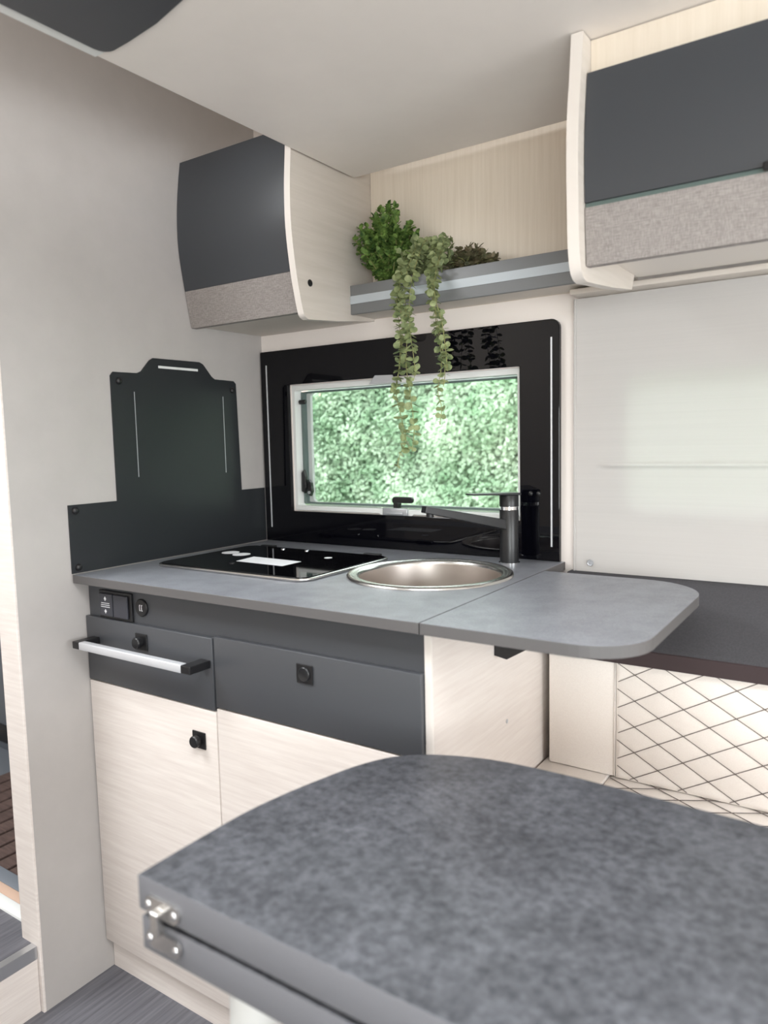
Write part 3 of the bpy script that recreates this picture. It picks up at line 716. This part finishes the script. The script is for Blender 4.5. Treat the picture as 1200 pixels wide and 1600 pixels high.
leaf('upper_leaf', 0.7035, 0.740, 0.0); leaf('lower_leaf', 0.661, 0.6965, 0.0015)
obj('gap_spacer', bx(bmesh.new(), 0.83, 1.73, -1.052, -0.70, 0.6966, 0.7034), 'black', tb)
# over-centre hinge on the front edge
hg = obj('hinge', bx(bmesh.new(), 0.8285, 0.8395, -1.0745, -1.0660, 0.693, 0.7165, 0.001), 'steel', tb)
def hplate(z0, z1):
    return obj('hinge_plate', prism(bmesh.new(), rrect(0.812, 0.861, z0, z1, (z1 - z0) / 2 - 1e-4, 5), 'y', -1.0662, -1.0632), 'steel', hg)
hplate(0.7065, 0.7255); hplate(0.672, 0.6905)
for (x, z) in ((0.817, 0.716), (0.854, 0.716), (0.817, 0.681), (0.854, 0.681)):
    obj('screw', lathe(bmesh.new(), [(0.0036, 0), (0.003, -0.0014), (0, -0.0018)], (x, -1.0663, z), 12, 'y'), 'chrome', hg, True)
obj('leg', lathe(bmesh.new(), [(0.0, 0.0), (0.045, 0.0), (0.045, 0.006), (0.028, 0.012), (0.026, 0.03), (0.026, 0.645), (0.05, 0.650), (0.05, 0.6608), (0, 0.6608)], (0.872, -0.982, 0.0), 28), 'white', tb, True, autosmooth=0.6)
obj('leg', lathe(bmesh.new(), [(0.0, 0.0), (0.045, 0.0), (0.045, 0.006), (0.028, 0.012), (0.026, 0.03), (0.026, 0.645), (0.05, 0.650), (0.05, 0.6608), (0, 0.6608)], (1.60, -0.85, 0.0), 28), 'alu_white', tb, True, autosmooth=0.6)

# ------------------------------------------------------------------ plants on the shelf
def leaf_into(bm, c, d, up, L, Wd, cup=0.15):
    """small leaf of six vertices folded along its midrib"""
    d = d.normalized(); s = d.cross(up); s = s.normalized() if s.length > 1e-5 else d.orthogonal().normalized(); n = s.cross(d)
    p = [c, c + d * L * 0.35 + s * Wd + n * cup * Wd, c + d * L * 0.75 + s * Wd * 0.8 + n * cup * Wd, c + d * L, c + d * L * 0.75 - s * Wd * 0.8 + n * cup * Wd, c + d * L * 0.35 - s * Wd + n * cup * Wd]
    v = [bm.verts.new(q) for q in p]
    bm.faces.new((v[0], v[1], v[2], v[3])); bm.faces.new((v[0], v[3], v[4], v[5]))

def rv(s=1.0): return Vector((random.uniform(-s, s), random.uniform(-s, s), random.uniform(-s, s)))

def pot(parent, x, y, r=0.032):
    p = obj('pot', lathe(bmesh.new(), [(0, 0), (r * 0.8, 0), (r, 0.045), (r * 0.9, 0.045), (r * 0.85, 0.04), (0, 0.04)], (x, y, 1.4685), 20), 'pot', parent, True, autosmooth=0.6)
    return p

def bushy(name, label, root, n_stems, spread, height, leafL, m, tilt=(0, 0, 0), lpn=3, step=0.011):
    t = thing(name, (root[0], root[1], 1.4685), label, 'plant', 'artificial plants on the shelf')
    pot(t, root[0], root[1])
    bms = bmesh.new(); bml = bmesh.new()
    for k in range(n_stems):
        a = random.uniform(0, 2 * PI); rr = random.random() ** 0.6
        tip = Vector((max(0.392, root[0] + tilt[0] + spread[0] * rr * math.cos(a)), root[1] + tilt[1] + spread[1] * rr * math.sin(a), root[2] + height * random.uniform(0.55, 1.0) * (1 - 0.45 * rr * rr) + tilt[2]))
        b = Vector((root[0] + random.uniform(-.012, .012), root[1] + random.uniform(-.012, .012), 1.508))
        mid = (b + tip) / 2 + Vector((0, 0, 0.02)); pts = []
        for i in range(9):
            s = i / 8; pts.append(b * (1 - s) ** 2 + mid * 2 * s * (1 - s) + tip * s * s)
        tube(bms, pts, 0.0009, 4)
        ln = (tip - b).length; nn = int(ln / step)
        for i in range(nn):
            s = 0.15 + 0.85 * i / max(nn - 1, 1); c = b * (1 - s) ** 2 + mid * 2 * s * (1 - s) + tip * s * s
            for q in range(lpn):
                if c.x < 0.392 or c.y > -0.022: continue
                d = rv() + (tip - b).normalized() * 0.5
                leaf_into(bml, c, d, Vector((0, 0, 1)) + rv(0.4), leafL * random.uniform(0.7, 1.15), leafL * 0.36)
    obj('stems', bms, 'stem', t)
    f = obj('foliage', bml, m, t); f['kind'] = 'stuff'
    return t
bushy('potted_shrub', 'dense dark green bushy artificial plant in shelf corner by the locker', (0.452, -0.050, 1.52), 84, (0.100, 0.045), 0.190, 0.0165, 'bush', (0.002, -0.024, -0.02), 4, 0.010)
bushy('potted_herb', 'small bronze-brown artificial plant at right of the shelf greenery', (0.655, -0.050, 1.512), 34, (0.068, 0.030), 0.065, 0.0150, 'brownleaf', (0.004, -0.010, -0.008), 4, 0.009)

vp = thing('trailing_plant', (0.556, -0.050, 1.4685), 'sage green trailing eucalyptus plant hanging over the shelf edge', 'plant', 'artificial plants on the shelf')
pot(vp, 0.556, -0.050, 0.03)
# one shared leaf mesh, round eucalyptus leaf
bm = bmesh.new(); c0 = bm.verts.new((0, 0.45, 0.06)); ringv = []
for k in range(12):
    a = -PI / 2 + 2 * PI * k / 12
    ringv.append(bm.verts.new((0.46 * math.cos(a), 0.5 + 0.5 * math.sin(a), 0.0)))
for k in range(12): bm.faces.new((c0, ringv[k], ringv[(k + 1) % 12]))
vme = bpy.data.meshes.new('eucalyptus_leaf'); bm.to_mesh(vme); bm.free(); vme.materials.append(MT['vine'])
for pf in vme.polygons: pf.use_smooth = True
strands = [  # (x, z) way-points seen from the room; y in front of the lip
    [(0.530, 1.575), (0.528, 1.50), (0.532, 1.40), (0.524, 1.33), (0.512, 1.275), (0.525, 1.215), (0.536, 1.165), (0.520, 1.135), (0.512, 1.108)],
    [(0.548, 1.585), (0.546, 1.50), (0.550, 1.40), (0.545, 1.33), (0.553, 1.27), (0.560, 1.22), (0.562, 1.18), (0.556, 1.140)],
    [(0.565, 1.590), (0.566, 1.49), (0.562, 1.40), (0.572, 1.32), (0.568, 1.290)],
    [(0.520, 1.570), (0.520, 1.48), (0.526, 1.39), (0.520, 1.31), (0.503, 1.258)],
    [(0.600, 1.585), (0.612, 1.49), (0.622, 1.42), (0.634, 1.36), (0.640, 1.305), (0.636, 1.275)],
    [(0.612, 1.580), (0.622, 1.48), (0.640, 1.40), (0.648, 1.34), (0.650, 1.305)],
    [(0.590, 1.575), (0.604, 1.50), (0.616, 1.41), (0.628, 1.33), (0.618, 1.268), (0.626, 1.232), (0.621, 1.196)],
]
leaf_n = 0
bml_extra = bmesh.new()
Z1 = Vector((0, 0, 1))
for si, wp in enumerate(strands):
    yf = -0.128 - 0.008 * (si % 3)
    pts3 = [Vector((x, yf if i > 0 else -0.085, z)) for i, (x, z) in enumerate(wp)]
    pts3 = [Vector((0.556 + (wp[0][0] - 0.556) * 0.4, -0.052, 1.512)), Vector((0.556 + (wp[0][0] - 0.556) * 0.7, -0.062, 1.575))] + pts3
    dense = []
    for i in range(len(pts3) - 1):
        p0 = pts3[max(i - 1, 0)]; p1 = pts3[i]; p2 = pts3[i + 1]; p3 = pts3[min(i + 2, len(pts3) - 1)]
        for k in range(8):
            t = k / 8
            dense.append(0.5 * ((2 * p1) + (-p0 + p2) * t + (2 * p0 - 5 * p1 + 4 * p2 - p3) * t * t + (-p0 + 3 * p1 - 3 * p2 + p3) * t ** 3))
    dense.append(pts3[-1])
    obj('stem', tube(bmesh.new(), dense, 0.0008, 4), 'stem', vp)
    acc = 0.0
    total = sum((b - a).length for a, b in zip(dense, dense[1:])); run = 0.0
    for a, b in zip(dense, dense[1:]):
        seg = (b - a).length; acc += seg; run += seg
        low = b.z < 1.305
        step = 0.0125 if low else 0.0105
        if acc >= step and run > 0.03:
            acc = 0.0; t = (b - a).normalized(); ang = random.uniform(0, 2 * PI)
            taper = min(1.0, (total - run) / 0.06 + 0.45)
            size = (random.uniform(0.013, 0.018) if not low else random.uniform(0.014, 0.020)) * taper
            side = t.orthogonal().normalized(); oth = t.cross(side)
            for q in range(2 if low else 3):
                aa = ang + q * (PI if low else 2 * PI / 3) + random.uniform(-.4, .4)
                out_d = (side * math.cos(aa) + oth * math.sin(aa)); d = (out_d + t * random.uniform(-0.15, 0.7)).normalized()
                up = (rv() + out_d * 0.1 - t * (0.35 if low else 0.9) + Vector((0.2, -0.5, 0)) * (1.2 if low else 0)).normalized(); s = d.cross(up).normalized(); n = s.cross(d)
                M = Matrix((s * size, d * size, n * size)).transposed().to_4x4(); M.translation = b
                if leaf_n < 300 and b.z < 1.52:
                    lo = bpy.data.objects.new('leaf', vme); COL.objects.link(lo); lo.parent = vp
                    lo.matrix_local = Matrix.Translation(-rootloc(vp)) @ M; leaf_n += 1
                else:
                    leaf_into(bml_extra, b, d, up, size, size * 0.45)
for k in range(230):      # leafy crown above the lip
    c = Vector((0.572, -0.075, 1.548)) + Vector((max(-0.055, min(0.055, random.gauss(0, 0.034))), max(-0.03, min(0.03, random.gauss(0, 0.018))), max(-0.04, min(0.04, random.gauss(0, 0.026)))))
    if c.z > 1.615 or (c.y > -0.103 and c.z < 1.525): continue
    leaf_into(bml_extra, c, rv(), Vector((0, 0, 1)) + rv(0.6), random.uniform(0.014, 0.020), 0.0075)
f = obj('foliage', bml_extra, 'vine', vp); f['kind'] = 'stuff'

# ------------------------------------------------------------------ outdoors
tag(box('lawn', -14, 10, 0.6, 16, -1.0, -0.9, 'lawn'), 'green lawn outside the window', 'lawn')
hd = thing('hedge', (-1.0, 2.7, -0.9), 'tall bright green garden hedge outside the kitchen window', 'hedge')
def hedge_top(x):
    k = min(1.0, max(0.0, (x + 1.86) / 0.42))
    return 1.18 + 0.85 * k + 0.12 * noise.noise((x * 2.3, 0, 3))
def hedge_front(x, z):
    return 2.35 + 0.30 * noise.noise((x * 1.4, z * 2.2, 0.0)) + 0.12 * noise.noise((x * 3.1, z * 3.3, 5.0))
bm = bmesh.new(); nx, nz = 60, 26; g = []
for j in range(nz + 1):
    row = []
    for i in range(nx + 1):
        x = -3.3 + 7.3 * i / nx; top = hedge_top(x) - 0.06; z = -0.9 + (top + 0.9) * j / nz
        row.append(bm.verts.new((x, hedge_front(x, z) + 0.16, z)))
    g.append(row)
for j in range(nz):
    for i in range(nx): bm.faces.new((g[j][i], g[j][i + 1], g[j + 1][i + 1], g[j + 1][i]))
obj('core', bm, 'hedge_core', hd, True)
bm = bmesh.new()
for k in range(110000):
    x = random.uniform(-2.3, 0.3) if k % 5 else random.uniform(-3.4, 3.2); top = hedge_top(x); z = random.uniform(0.3, top) if random.random() < 0.93 else random.uniform(-0.83, 0)
    c = Vector((x, hedge_front(x, z) + random.uniform(-0.06, 0.15), z))
    leaf_into(bm, c, rv(0.8) + Vector((0, -0.5, -0.5)), Vector((0, -0.9, 0.7)) + rv(0.45), random.uniform(0.020, 0.036), random.uniform(0.007, 0.012))
f = obj('foliage', bm, 'hedge', hd); f['kind'] = 'stuff'
hs = thing('brick_house', (-8.5, 9.0, -0.9), 'pale pink brick house seen beyond the hedge end', 'house')
obj('wall', bx(bmesh.new(), -14, -4.0, 9.0, 9.4, -0.9, 5.0), 'brick', hs)
wn = obj('window', bx(bmesh.new(), -6.9, -5.9, 8.93, 8.999, 0.9, 2.1), 'white', hs)
obj('pane', bx(bmesh.new(), -6.8, -6.0, 8.90, 8.929, 1.0, 2.0), 'house_window', wn)
